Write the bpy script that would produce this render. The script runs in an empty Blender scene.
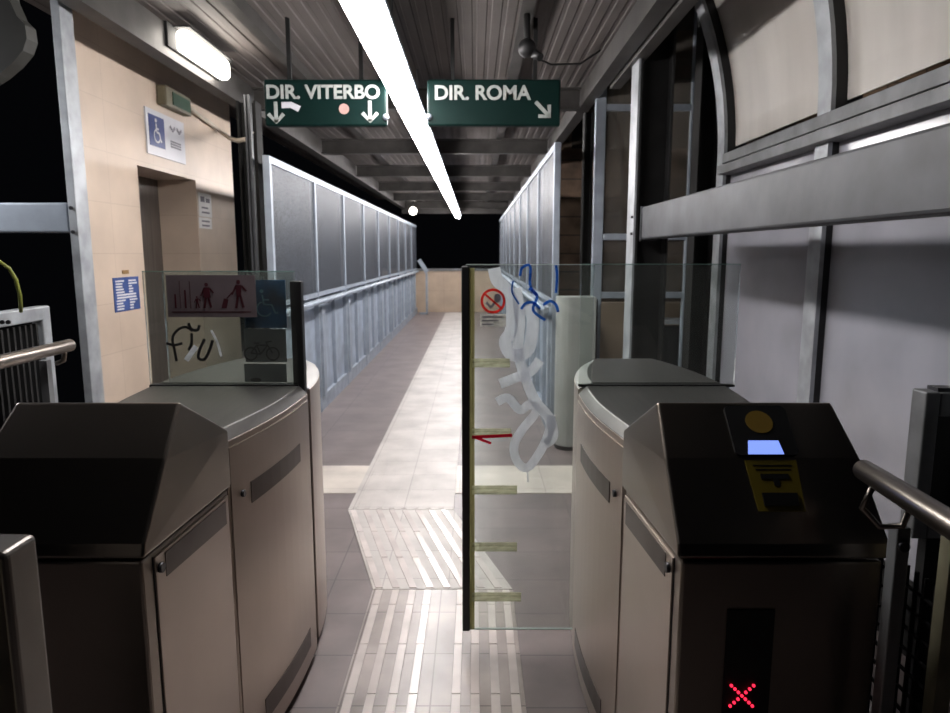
import bpy, bmesh, math, random
from mathutils import Vector, Matrix
random.seed(4)
SC = bpy.context.scene
COL = SC.collection
PI = math.pi
# ---------------------------------------------------------------- camera, world, exposure
H = 1.5
F = 680.0
TILT = math.radians(8.61)
cam_d = bpy.data.cameras.new('camera')
cam_d.sensor_width = 36.0
cam_d.lens = 36.0 * F / 950.0
cam_d.clip_start = 0.02
cam = bpy.data.objects.new('camera', cam_d)
COL.objects.link(cam)
cam.location = (0, 0, H)
cam.rotation_euler = (PI / 2 - TILT, 0, 0)
SC.camera = cam
cam_d.dof.use_dof = True
cam_d.dof.focus_distance = 1.7
cam_d.dof.aperture_fstop = 6.0

w = bpy.data.worlds.new('night')
SC.world = w
w.use_nodes = True
w.node_tree.nodes['Background'].inputs[0].default_value = (0.35, 0.38, 0.5, 1)
w.node_tree.nodes['Background'].inputs[1].default_value = 0.0035

SC.view_settings.view_transform = 'Standard'
SC.view_settings.look = 'None'
SC.view_settings.exposure = 0.0
SC.view_settings.gamma = 1.0
SC.view_settings.use_curve_mapping = False
LED_STRENGTH = 54.0
BULKHEAD_STRENGTH = 26.0
ASSUMED_LAMP_STRENGTH = 110.0

# ---------------------------------------------------------------- helpers
def P(px, py, X=None, Y=None, Z=None):
    """a measured point: the ray of a pixel of the photograph met with one known coordinate"""
    a = (px - 475.0) / F
    b = (356.5 - py) / F
    r = Vector((a, math.cos(TILT) + b * math.sin(TILT), -math.sin(TILT) + b * math.cos(TILT)))
    if X is not None: t = X / r.x
    elif Y is not None: t = Y / r.y
    else: t = (Z - H) / r.z
    return Vector((r.x * t, r.y * t, H + r.z * t))

def node_mat(name):
    m = bpy.data.materials.new(name)
    m.use_nodes = True
    nt = m.node_tree
    return m, nt, nt.nodes['Principled BSDF']

def mat(name, col, rough=0.5, metal=0.0, var=0.15, scale=6.0, bump=0.0, stretch=(1, 1, 1), emit=None, es=0.0, spec=0.5, rvar=0.0, col2=None, detail=4):
    m, nt, b = node_mat(name)
    tc = nt.nodes.new('ShaderNodeTexCoord')
    mp = nt.nodes.new('ShaderNodeMapping')
    mp.inputs['Scale'].default_value = stretch
    nz = nt.nodes.new('ShaderNodeTexNoise')
    nz.inputs['Scale'].default_value = scale
    nz.inputs['Detail'].default_value = detail
    nt.links.new(tc.outputs['Object'], mp.inputs[0])
    nt.links.new(mp.outputs[0], nz.inputs['Vector'])
    cr = nt.nodes.new('ShaderNodeValToRGB')
    c2 = col2 if col2 else tuple(c * (1 - var * 2) for c in col)
    cr.color_ramp.elements[0].color = (*c2, 1)
    cr.color_ramp.elements[1].color = (*(tuple(min(1, c * (1 + var)) for c in col) if not col2 else col), 1)
    cr.color_ramp.elements[0].position = 0.3
    cr.color_ramp.elements[1].position = 0.7
    nt.links.new(nz.outputs['Fac'], cr.inputs[0])
    nt.links.new(cr.outputs[0], b.inputs['Base Color'])
    b.inputs['Roughness'].default_value = rough
    b.inputs['Metallic'].default_value = metal
    b.inputs['Specular IOR Level'].default_value = spec
    if rvar:
        mr = nt.nodes.new('ShaderNodeMapRange')
        mr.inputs['To Min'].default_value = max(0.02, rough - rvar)
        mr.inputs['To Max'].default_value = rough + rvar
        nt.links.new(nz.outputs['Fac'], mr.inputs[0])
        nt.links.new(mr.outputs[0], b.inputs['Roughness'])
    if bump:
        bp = nt.nodes.new('ShaderNodeBump')
        bp.inputs['Strength'].default_value = bump
        bp.inputs['Distance'].default_value = 0.01
        nt.links.new(nz.outputs['Fac'], bp.inputs['Height'])
        nt.links.new(bp.outputs[0], b.inputs['Normal'])
    if emit:
        b.inputs['Emission Color'].default_value = (*emit, 1)
        b.inputs['Emission Strength'].default_value = es
    return m

def brick_mat(name, c1, c2, mortar, bw, bh, ms=0.004, rough=0.5, axes='XY', offs=0.0, spec=0.5, noise=0.12, shift=(0, 0, 0)):
    m, nt, b = node_mat(name)
    tc = nt.nodes.new('ShaderNodeTexCoord')
    sp = nt.nodes.new('ShaderNodeSeparateXYZ')
    cb = nt.nodes.new('ShaderNodeCombineXYZ')
    mp = nt.nodes.new('ShaderNodeMapping')
    mp.inputs['Location'].default_value = shift
    nt.links.new(tc.outputs['Object'], mp.inputs[0])
    nt.links.new(mp.outputs[0], sp.inputs[0])
    nt.links.new(sp.outputs[axes[0]], cb.inputs[0])
    nt.links.new(sp.outputs[axes[1]], cb.inputs[1])
    br = nt.nodes.new('ShaderNodeTexBrick')
    br.offset = offs
    br.inputs['Color1'].default_value = (*c1, 1)
    br.inputs['Color2'].default_value = (*c2, 1)
    br.inputs['Mortar'].default_value = (*mortar, 1)
    br.inputs['Scale'].default_value = 1.0
    br.inputs['Mortar Size'].default_value = ms
    br.inputs['Brick Width'].default_value = bw
    br.inputs['Row Height'].default_value = bh
    nt.links.new(cb.outputs[0], br.inputs['Vector'])
    nz = nt.nodes.new('ShaderNodeTexNoise')
    nz.inputs['Scale'].default_value = 3.5
    nz.inputs['Detail'].default_value = 8
    nt.links.new(tc.outputs['Object'], nz.inputs['Vector'])
    mr = nt.nodes.new('ShaderNodeMapRange')
    mr.inputs['From Min'].default_value = 0.3
    mr.inputs['From Max'].default_value = 0.7
    mr.inputs['To Min'].default_value = 1 - noise * 2
    mr.inputs['To Max'].default_value = 1 + noise
    nt.links.new(nz.outputs['Fac'], mr.inputs[0])
    vm = nt.nodes.new('ShaderNodeVectorMath')
    vm.operation = 'SCALE'
    nt.links.new(br.outputs['Color'], vm.inputs[0])
    nt.links.new(mr.outputs[0], vm.inputs['Scale'])
    nt.links.new(vm.outputs[0], b.inputs['Base Color'])
    b.inputs['Roughness'].default_value = rough
    b.inputs['Specular IOR Level'].default_value = spec
    return m

def glass_mat(name, tint, haze=0.06, gloss=0.08, haze_col=(0.6, 0.62, 0.6), back=False):
    m = bpy.data.materials.new(name)
    m.use_nodes = True
    nt = m.node_tree
    nt.nodes.clear()
    out = nt.nodes.new('ShaderNodeOutputMaterial')
    tr = nt.nodes.new('ShaderNodeBsdfTransparent')
    tr.inputs[0].default_value = (*tint, 1)
    gl = nt.nodes.new('ShaderNodeBsdfGlossy')
    gl.inputs['Roughness'].default_value = 0.04
    df = nt.nodes.new('ShaderNodeBsdfDiffuse')
    df.inputs[0].default_value = (*haze_col, 1)
    if back:      # thin paint, tape or dirt that light also comes through
        tl = nt.nodes.new('ShaderNodeBsdfTranslucent')
        tl.inputs[0].default_value = (*haze_col, 1)
        ms = nt.nodes.new('ShaderNodeMixShader')
        ms.inputs[0].default_value = 0.6
        nt.links.new(df.outputs[0], ms.inputs[1]); nt.links.new(tl.outputs[0], ms.inputs[2])
        df = ms
    nz = nt.nodes.new('ShaderNodeTexNoise')
    nz.inputs['Scale'].default_value = 2.5
    nz.inputs['Detail'].default_value = 6
    mr = nt.nodes.new('ShaderNodeMapRange')
    mr.inputs['From Min'].default_value = 0.3
    mr.inputs['From Max'].default_value = 0.7
    mr.inputs['To Min'].default_value = haze * 0.5
    mr.inputs['To Max'].default_value = haze * 1.5
    nt.links.new(nz.outputs['Fac'], mr.inputs[0])
    m1 = nt.nodes.new('ShaderNodeMixShader')
    nt.links.new(mr.outputs[0], m1.inputs[0])
    nt.links.new(tr.outputs[0], m1.inputs[1])
    nt.links.new(df.outputs[0], m1.inputs[2])
    fr = nt.nodes.new('ShaderNodeFresnel')
    fr.inputs[0].default_value = 1.45
    mul = nt.nodes.new('ShaderNodeMath')
    mul.operation = 'MULTIPLY'
    mul.inputs[1].default_value = gloss / 0.04
    nt.links.new(fr.outputs[0], mul.inputs[0])
    cl = nt.nodes.new('ShaderNodeMath')
    cl.operation = 'MINIMUM'
    cl.inputs[1].default_value = 0.6
    nt.links.new(mul.outputs[0], cl.inputs[0])
    m2 = nt.nodes.new('ShaderNodeMixShader')
    nt.links.new(cl.outputs[0], m2.inputs[0])
    nt.links.new(m1.outputs[0], m2.inputs[1])
    nt.links.new(gl.outputs[0], m2.inputs[2])
    nt.links.new(m2.outputs[0], out.inputs[0])
    return m

def mesh_sheet_mat(name, col, alpha, cell=220.0):
    """fine woven metal mesh: the holes let light through"""
    m, nt, b = node_mat(name)
    tc = nt.nodes.new('ShaderNodeTexCoord')
    vo = nt.nodes.new('ShaderNodeTexVoronoi')
    vo.inputs['Scale'].default_value = cell
    nt.links.new(tc.outputs['Object'], vo.inputs['Vector'])
    nz = nt.nodes.new('ShaderNodeTexNoise')
    nz.inputs['Scale'].default_value = 3
    nt.links.new(tc.outputs['Object'], nz.inputs['Vector'])
    cr = nt.nodes.new('ShaderNodeValToRGB')
    cr.color_ramp.elements[0].color = (*(c * .75 for c in col), 1)
    cr.color_ramp.elements[1].color = (*(c * 1.2 for c in col), 1)
    nt.links.new(nz.outputs['Fac'], cr.inputs[0])
    nt.links.new(cr.outputs[0], b.inputs['Base Color'])
    lt = nt.nodes.new('ShaderNodeMath')
    lt.operation = 'GREATER_THAN'
    lt.inputs[1].default_value = alpha
    nt.links.new(vo.outputs['Distance'], lt.inputs[0])
    nt.links.new(lt.outputs[0], b.inputs['Alpha'])
    b.inputs['Roughness'].default_value = 0.5
    b.inputs['Metallic'].default_value = 0.3
    return m

class MB:
    def __init__(s):
        s.bm = bmesh.new()
    def box(s, x0, x1, y0, y1, z0, z1):
        if x0 > x1: x0, x1 = x1, x0
        if y0 > y1: y0, y1 = y1, y0
        if z0 > z1: z0, z1 = z1, z0
        v = [s.bm.verts.new((x, y, z)) for z in (z0, z1) for y in (y0, y1) for x in (x0, x1)]
        for f in ((0, 2, 3, 1), (4, 5, 7, 6), (0, 1, 5, 4), (2, 6, 7, 3), (0, 4, 6, 2), (1, 3, 7, 5)):
            s.bm.faces.new([v[i] for i in f])
        return s
    def hexa(s, b, t):
        """eight corners: bottom ring and top ring"""
        v = [s.bm.verts.new(p) for p in b] + [s.bm.verts.new(p) for p in t]
        n = len(b)
        s.bm.faces.new(v[:n][::-1]); s.bm.faces.new(v[n:])
        for i in range(n):
            j = (i + 1) % n
            s.bm.faces.new([v[i], v[j], v[n + j], v[n + i]])
        return s
    def prism(s, pts, axis, a, b):
        """outline pts in the other two axes, pushed along one axis from a to b"""
        def mk(p, q):
            if axis == 'x': return (q, p[0], p[1])
            if axis == 'y': return (p[0], q, p[1])
            return (p[0], p[1], q)
        return s.hexa([mk(p, a) for p in pts], [mk(p, b) for p in pts])
    def bar(s, p, q, wd, ht, up=(0, 0, 1)):
        p = Vector(p); q = Vector(q)
        d = (q - p).normalized()
        upv = Vector(up)
        if abs(d.dot(upv)) > .98: upv = Vector((1, 0, 0))
        r = d.cross(upv).normalized(); u = r.cross(d).normalized()
        c = [(-1, -1), (1, -1), (1, 1), (-1, 1)]
        return s.hexa([p + r * a * wd / 2 + u * b * ht / 2 for a, b in c], [q + r * a * wd / 2 + u * b * ht / 2 for a, b in c])
    def tube(s, pts, r, n=14, caps=True):
        pts = [Vector(p) for p in pts]
        rings = []
        prev = None
        for i, p in enumerate(pts):
            if i == 0: d = pts[1] - pts[0]
            elif i == len(pts) - 1: d = pts[-1] - pts[-2]
            else: d = (pts[i + 1] - pts[i]).normalized() + (pts[i] - pts[i - 1]).normalized()
            d.normalize()
            if prev is None:
                a = Vector((0, 0, 1)) if abs(d.z) < .9 else Vector((1, 0, 0))
                u = d.cross(a).normalized()
            else:
                u = (prev - d * prev.dot(d)).normalized()
            prev = u
            v = d.cross(u)
            rr = r[i] if isinstance(r, (list, tuple)) else r
            rings.append([s.bm.verts.new(p + (u * math.cos(2 * PI * k / n) + v * math.sin(2 * PI * k / n)) * rr) for k in range(n)])
        for i in range(len(rings) - 1):
            for k in range(n):
                f = s.bm.faces.new([rings[i][k], rings[i][(k + 1) % n], rings[i + 1][(k + 1) % n], rings[i + 1][k]])
                f.smooth = True
        if caps:
            s.bm.faces.new(rings[0][::-1]); s.bm.faces.new(rings[-1])
        return s
    def ibeam(s, p, q, wd, ht, t=0.012, up=(0, 0, 1)):
        """H section: web along up, flanges at both ends of up"""
        p = Vector(p); q = Vector(q)
        d = (q - p).normalized(); upv = Vector(up)
        r = d.cross(upv).normalized(); u = r.cross(d).normalized()
        o = [(-wd/2, -ht/2), (wd/2, -ht/2), (wd/2, -ht/2 + t), (t/2, -ht/2 + t), (t/2, ht/2 - t), (wd/2, ht/2 - t), (wd/2, ht/2),
             (-wd/2, ht/2), (-wd/2, ht/2 - t), (-t/2, ht/2 - t), (-t/2, -ht/2 + t), (-wd/2, -ht/2 + t)]
        return s.hexa([p + r * a + u * b for a, b in o], [q + r * a + u * b for a, b in o])
    def ribbon(s, pts, wd, y, th=0.0012, n_sub=1):
        """a painted stroke of even width in a plane of constant y, with a real thickness"""
        pts = [Vector((p[0], p[1])) for p in pts]
        if n_sub > 1 and len(pts) > 2:
            out = []
            for i in range(len(pts) - 1):
                p0 = pts[max(i - 1, 0)]; p1 = pts[i]; p2 = pts[i + 1]; p3 = pts[min(i + 2, len(pts) - 1)]
                for k in range(n_sub):
                    t = k / n_sub
                    out.append(0.5 * ((2 * p1) + (p2 - p0) * t + (2 * p0 - 5 * p1 + 4 * p2 - p3) * t * t + (3 * p1 - p0 - 3 * p2 + p3) * t ** 3))
            out.append(pts[-1]); pts = out
        L = []; R = []
        for i, p in enumerate(pts):
            d = (pts[min(i + 1, len(pts) - 1)] - pts[max(i - 1, 0)])
            if d.length < 1e-9: d = Vector((1, 0))
            d.normalize(); nrm = Vector((-d.y, d.x)) * wd / 2
            L.append(p + nrm); R.append(p - nrm)
        for i in range(len(pts) - 1):
            q = [L[i], L[i + 1], R[i + 1], R[i]]
            s.hexa([(a.x, y, a.y) for a in q], [(a.x, y + th, a.y) for a in q])
        return s
    def disc(s, c, rx, rz, y, th, n=28, hole=0.0):
        if hole <= 0:
            return s.prism([(c[0] + rx * math.cos(2 * PI * k / n), c[1] + rz * math.sin(2 * PI * k / n)) for k in range(n)], 'y', y, y + th)
        for k in range(n):
            a, b = 2 * PI * k / n, 2 * PI * (k + 1) / n
            q = [(c[0] + rx * f * math.cos(t), c[1] + rz * f * math.sin(t)) for f, t in ((1, a), (1, b), (hole, b), (hole, a))]
            s.prism(q, 'y', y, y + th)
        return s
    def sphere(s, c, r, sx=1, sy=1, sz=1, seg=20):
        g = bmesh.ops.create_uvsphere(s.bm, u_segments=seg, v_segments=seg // 2, radius=r)
        for v in g['verts']:
            v.co = Vector((v.co.x * sx, v.co.y * sy, v.co.z * sz)) + Vector(c)
        for f in s.bm.faces:
            if any(v in g['verts'] for v in f.verts[:1]): f.smooth = True
        return s
    def build(s, name, m, parent=None, bevel=0.0, seg=2, smooth=False):
        bmesh.ops.recalc_face_normals(s.bm, faces=s.bm.faces[:])
        me = bpy.data.meshes.new(name)
        s.bm.to_mesh(me); s.bm.free()
        for mm in (m if isinstance(m, (list, tuple)) else [m]): me.materials.append(mm)
        o = bpy.data.objects.new(name, me)
        COL.objects.link(o)
        if parent is not None:
            o.parent = parent
            off = Vector((0, 0, 0)); q = parent
            while q is not None:
                off += q.location; q = q.parent
            # meshes are written in world coordinates: bring them into the parent's frame
            me.transform(Matrix.Translation(-off))
        if bevel:
            bv = o.modifiers.new('bevel', 'BEVEL')
            bv.width = bevel; bv.segments = seg; bv.limit_method = 'ANGLE'; bv.angle_limit = math.radians(30)
        return o

def tag(o, label, cat, group=None, kind=None):
    o['label'] = label; o['category'] = cat
    if group: o['group'] = group
    if kind: o['kind'] = kind
    return o
def lab(o, text):
    o['label'] = text
    return o
def thing(name, label, cat, loc=(0, 0, 0), group=None):
    o = bpy.data.objects.new(name, None)
    o.empty_display_size = 0.1
    COL.objects.link(o)
    o.location = loc
    return tag(o, label, cat, group)
def struct(name, mb, m, **k):
    o = mb.build(name, m, **k)
    o['kind'] = 'structure'
    return o
def merge(a, b):
    """put b's mesh into a's: print and symbols stay in their sticker's own mesh"""
    bm = bmesh.new(); bm.from_mesh(a.data)
    n0 = len(a.data.materials); nf = len(bm.faces)
    bm.from_mesh(b.data)
    bm.faces.ensure_lookup_table()
    for f_ in bm.faces[nf:]: f_.material_index += n0
    for m_ in b.data.materials: a.data.materials.append(m_)
    bm.to_mesh(a.data); bm.free()
    bpy.data.objects.remove(b)
    return a
def copy_tree(o, parent=None):
    c = o.copy(); COL.objects.link(c); c.parent = parent
    for ch in o.children: copy_tree(ch, c)
    return c
def text_obj(name, s, size, m, parent, matrix, extrude=0.002, offset=0.0, align='LEFT', xs=1.0):
    """lettering as a mesh; matrix places the text's own x / y axes in the world"""
    cu = bpy.data.curves.new(name, 'FONT')
    cu.body = s; cu.size = size; cu.extrude = extrude; cu.offset = offset; cu.align_x = align
    to = bpy.data.objects.new(name, cu)
    COL.objects.link(to)
    dg = bpy.context.evaluated_depsgraph_get()
    me = bpy.data.meshes.new_from_object(to.evaluated_get(dg))
    bpy.data.objects.remove(to)
    me.transform(Matrix.Diagonal((xs, 1, 1, 1)))
    me.transform(matrix)
    me.materials.clear(); me.materials.append(m)
    o = bpy.data.objects.new(name, me)
    COL.objects.link(o)
    o.parent = parent
    off = Vector((0, 0, 0)); q = parent
    while q is not None:
        off += q.location; q = q.parent
    me.transform(Matrix.Translation(-off))
    return o
def facing_y(loc):   # text that faces the camera side (-Y)
    return Matrix.Translation(loc) @ Matrix.Rotation(PI / 2, 4, 'X')
def facing_x(loc):   # text on a wall at -X that faces +X: reads along +Y
    return Matrix.Translation(loc) @ Matrix.Rotation(PI / 2, 4, 'Z') @ Matrix.Rotation(PI / 2, 4, 'X')

# ---------------------------------------------------------------- materials
M_slab = brick_mat('floor_slabs', (0.19, 0.155, 0.15), (0.17, 0.14, 0.135), (0.10, 0.085, 0.085), 0.60, 0.30, 0.003, 0.36, shift=(0.05, 0.03, 0), noise=0.14)
M_band = brick_mat('pale_slabs', (0.58, 0.53, 0.47), (0.55, 0.50, 0.44), (0.40, 0.36, 0.33), 0.55, 0.60, 0.003, 0.4, shift=(0.1, 0, 0))
M_tact = brick_mat('tactile_slabs', (0.37, 0.32, 0.295), (0.33, 0.29, 0.265), (0.18, 0.15, 0.14), 0.30, 0.30, 0.003, 0.30, shift=(0.15, 0.03, 0), noise=0.2)
M_tact_far = brick_mat('worn_tactile_slabs', (0.50, 0.465, 0.435), (0.47, 0.44, 0.41), (0.36, 0.33, 0.31), 0.30, 0.30, 0.003, 0.45, shift=(0.12, 0.03, 0), noise=0.12)
M_rib = mat('worn_tactile_ribs', (0.64, 0.58, 0.55), 0.22, 0, 0.1, 5)
M_tile = brick_mat('cream_wall_tiles', (0.55, 0.445, 0.355), (0.54, 0.435, 0.345), (0.48, 0.385, 0.305), 0.6, 0.3, 0.003, 0.42, axes='YZ', noise=0.06)
M_beige = brick_mat('beige_parapet', (0.50, 0.385, 0.285), (0.48, 0.37, 0.275), (0.40, 0.30, 0.22), 0.8, 0.55, 0.004, 0.6, axes='XZ', noise=0.06)
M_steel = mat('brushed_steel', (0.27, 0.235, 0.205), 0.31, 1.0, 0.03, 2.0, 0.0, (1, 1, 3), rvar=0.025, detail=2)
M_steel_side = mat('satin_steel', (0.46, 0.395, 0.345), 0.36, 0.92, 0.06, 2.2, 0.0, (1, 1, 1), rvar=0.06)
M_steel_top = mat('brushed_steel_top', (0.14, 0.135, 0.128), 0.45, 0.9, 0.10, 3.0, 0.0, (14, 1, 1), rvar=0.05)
M_dsteel = mat('dark_recess', (0.13, 0.11, 0.10), 0.4, 0.8, 0.1, 5)
M_galv = mat('galvanised_steel', (0.37, 0.39, 0.41), 0.5, 0.45, 0.16, 9.0, 0.1, rvar=0.08)
M_galv_l = mat('pale_galvanised_steel', (0.30, 0.34, 0.395), 0.5, 0.25, 0.10, 7.0, 0.05)
M_galv_d = mat('dull_galvanised_steel', (0.20, 0.205, 0.21), 0.55, 0.4, 0.18, 6.0, 0.1)
M_dark = mat('dark_painted_steel', (0.013, 0.013, 0.013), 0.75, 0.0, 0.2, 6, spec=0.25)  # dark steel parts, and the painted recess shade of the tall column
M_black = mat('black_rubber', (0.008, 0.008, 0.009), 0.5, 0, 0.1, 6)
M_mesh = mesh_sheet_mat('fine_metal_mesh', (0.070, 0.080, 0.098), 0.52, 260)
M_kick = mat('pale_steel_sheet', (0.34, 0.395, 0.475), 0.45, 0.25, 0.16, 5.0, 0.05)
M_beam = mat('dull_roof_steel', (0.055, 0.051, 0.048), 0.55, 0.3, 0.18, 6.0, 0.1)  # shade on the beams above the lamps is put into this colour
M_guard = mat('weathered_guard_steel', (0.055, 0.058, 0.064), 0.5, 0.3, 0.2, 6.0, 0.1)
M_roof = mat('corrugated_roof_sheet', (0.085, 0.072, 0.067), 0.75, 0.0, 0.14, 2.5, stretch=(3, .6, 1))
M_led = mat('led_diffuser', (0.9, 0.95, 1), 0.4, 0, 0, emit=(1.0, 0.955, 0.94), es=LED_STRENGTH)
M_bulk = mat('bulkhead_diffuser', (1, .95, .85), 0.4, 0, 0, emit=(1.0, 0.93, 0.84), es=BULKHEAD_STRENGTH)
M_green = mat('green_sign_enamel', (0.002, 0.014, 0.012), 0.5, 0, 0.1, 4, spec=0.12)
M_letter = mat('worn_white_lettering', (0.40, 0.42, 0.40), 0.5, 0, 0.12, 30)
M_white = mat('white_sign_plastic', (0.66, 0.66, 0.70), 0.25, 0, 0.04, 4)
M_paper = mat('white_paper', (0.80, 0.79, 0.78), 0.7, 0, 0.06, 8)
M_ink = mat('grey_print', (0.20, 0.19, 0.22), 0.6, 0, 0.1, 8)
M_blue = mat('sign_blue', (0.01, 0.03, 0.16), 0.4, 0, 0.1, 8)
M_blue_n = mat('notice_blue', (0.045, 0.085, 0.26), 0.5, 0, 0.1, 8)
M_sky = mat('sticker_blue', (0.01, 0.085, 0.20), 0.4, 0, 0.3, 14)
M_maroon = mat('maroon_print', (0.06, 0.008, 0.015), 0.5, 0, 0.1, 8)
M_plaque = mat('greyed_plaque', (0.155, 0.125, 0.135), 0.45, 0, 0.12, 7)
M_bike = mat('greyed_sticker', (0.14, 0.155, 0.155), 0.5, 0, 0.12, 12)
M_inkb = mat('black_print', (0.012, 0.012, 0.014), 0.5, 0, 0.1, 8)
M_red = glass_mat('red_print', (0.85, 0.2, 0.18), haze=0.55, gloss=0.002, haze_col=(0.9, 0.10, 0.08), back=True)
M_pink = glass_mat('crimson_marker', (0.8, 0.06, 0.14), haze=0.5, gloss=0.002, haze_col=(0.8, 0.04, 0.12), back=True)
M_tape = glass_mat('olive_tape_residue', (0.9, 0.9, 0.78), haze=0.5, gloss=0.002, haze_col=(0.74, 0.75, 0.60), back=True)
M_tape_y = glass_mat('yellowed_edge_seal', (0.75, 0.72, 0.5), haze=0.6, gloss=0.002, haze_col=(0.42, 0.40, 0.24), back=True)
M_spray = glass_mat('translucent_white_paint', (0.95, 0.95, 0.97), haze=0.72, gloss=0.002, haze_col=(0.85, 0.86, 0.90), back=True)
M_bluem = glass_mat('blue_marker', (0.25, 0.45, 0.8), haze=0.35, gloss=0.002, haze_col=(0.06, 0.25, 0.7), back=True)
M_glass = glass_mat('gate_glass', (0.93, 0.96, 0.945), haze=0.05, gloss=0.05)
M_glass_e = glass_mat('glass_edge', (0.45, 0.62, 0.56), haze=0.4, gloss=0.05, haze_col=(0.4, 0.6, 0.55))
M_pane = glass_mat('window_glass', (0.75, 0.74, 0.70), haze=0.30, gloss=0.06, haze_col=(0.34, 0.31, 0.28), back=True)
M_poly = mat('frosted_canopy_sheet', (0.50, 0.47, 0.43), 0.35, 0, 0.07, 1.8, 0.03, stretch=(1, 3, .5))
M_screen_w = mat('scuffed_plastic_screen', (0.30, 0.30, 0.335), 0.17, 0, 0.12, 1.5, 0.02, spec=0.8)  # grey of the reflections on the panels is put into the base colour
M_glow = mat('reader_display', (0.3, 0.4, 0.9), 0.3, 0, 0, emit=(0.22, 0.34, 0.95), es=1.05)
M_ledred = mat('red_led', (0.9, 0.05, 0.08), 0.3, 0, 0, emit=(1.0, 0.02, 0.06), es=2.2)
M_gold = mat('reader_target', (0.24, 0.15, 0.02), 0.5, 0, 0.1, 8)
M_yellow = mat('yellow_sticker', (0.20, 0.15, 0.008), 0.5, 0, 0.1, 8)
M_cream = mat('cream_conduit', (0.50, 0.44, 0.36), 0.5, 0, 0.06, 8)
M_exit = mat('green_exit_face', (0.015, 0.06, 0.03), 0.4, 0, 0.1, 8)
M_cable = mat('yellow_green_cable', (0.22, 0.24, 0.04), 0.5, 0, 0.1, 8)
M_cab = mat('pale_grey_paint', (0.30, 0.31, 0.295), 0.45, 0, 0.07, 3)
M_rust = mat('worn_cream_paint', (0.28, 0.26, 0.17), 0.6, 0, 0.2, 9)
M_build = brick_mat('dim_brick', (0.17, 0.115, 0.075), (0.14, 0.09, 0.06), (0.06, 0.045, 0.035), 0.5, 0.25, 0.01, 0.8, axes='XZ', noise=0.3)
M_bolt = mat('dark_bolt', (0.05, 0.05, 0.055), 0.4, 0.7, 0.1, 8)

# ---------------------------------------------------------------- the setting
GND = 0.0
f = MB(); f.box(-3.6, 3.2, -1.2, 18.2, -0.12, 0.0)
struct('floor', f, M_slab)
XS0, XS1 = -0.75, -0.125          # tactile strip in the corridor
XN0, XN1 = -0.46, 0.17             # and at the gate
YD0, YD1 = 2.87, 3.83
t = MB(); t.box(-1.5, 0.85, 4.12, 4.68, 0.0, 0.004)
struct('trim_1', t, M_band)
t = MB(); t.box(XN0, XN1, -0.3, YD0 - .004, 0.0, 0.007)
struct('trim_2', t, M_tact, bevel=0.002)
t = MB()
t.prism([(XN0, YD0), (XN1, YD0), (XS1, YD1), (XS0, YD1)], 'z', 0.0, 0.007)
struct('trim_3', t, M_tact_far, bevel=0.002)
t = MB(); t.box(XS0, XS1, YD1 + .004, 17.4, 0.0, 0.007)
struct('trim_4', t, M_tact_far, bevel=0.002)
t = MB()
for x in (-.448, -.375, -.300, -.232, -.085, -.02, .05, .118):
    y = -0.27
    while y < YD0 - .05:
        t.box(x + .004, x + .036, y + .001, min(y + .298, YD0 - .01), 0.006, 0.0105)
        y += .3
struct('trim_5', t, M_rib, bevel=0.002)
t = MB()
for k in range(8):
    a0 = 0.02 + k * 0.122; a1 = a0 + 0.055
    for g0, g1 in ((0.01, .33), (.335, .66), (.665, .99)):
        q = []
        for a, g in ((a0, g0), (a1, g0), (a1, g1), (a0, g1)):
            xa = XN0 + (XN1 - XN0) * a; xb = XS0 + (XS1 - XS0) * a
            q.append((xa + (xb - xa) * g, YD0 + (YD1 - YD0) * g))
        t.prism(q, 'z', 0.006, 0.0105)
struct('trim_6', t, M_rib, bevel=0.002)
t = MB()
for k in range(8):
    x = XS0 + 0.02 + k * 0.073
    y = YD1 + .02
    while y < 4.6:
        t.box(x, x + .032, y, y + .299, .006, .0095); y += .3
    t.box(x, x + .022, y, 17.3, .006, .0085)
struct('trim_7', t, M_tact_far)

# lift shaft wall with its opening
WX = -2.2
LY0 = P(137, 165, X=WX).y; LY1 = P(195, 172, X=WX).y; LZ = P(137, 165, X=WX).z
WY0, WY1 = 3.93, 6.35
t = MB()
t.box(WX - .02, WX, WY0, LY0 - .2, 0, 3.2); t.box(WX - .3, WX, LY0 - .2, LY0, 0, 3.2)
t.box(WX - .3, WX, LY1, WY1, 0, 3.2)
t.box(WX - .3, WX, LY0, LY1, LZ, 3.2)
struct('wall_left', t, M_tile)
t = MB(); t.box(WX - .36, WX - .30, LY0 - .05, LY1 + .05, 0, LZ + .05)
dl = struct('door_1', t, mat('lift_door_steel', (0.22, 0.20, 0.19), 0.4, 0.7, 0.1, 3, stretch=(1, 12, 1)))
t = MB(); t.box(WX - .302, WX - .296, (LY0 + LY1) / 2 - .004, (LY0 + LY1) / 2 + .004, 0, LZ - .01)
t.build('door_seam', M_black, dl)

# end parapet
t = MB(); t.box(-2.4, 1.2, 17.6, 17.85, 0, 1.06)
e = struct('wall_back', t, M_beige)
t = MB(); t.box(-2.4, 1.2, 17.57, 17.9, 1.06, 1.11)
t.build('coping', M_galv_d, e)

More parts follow.
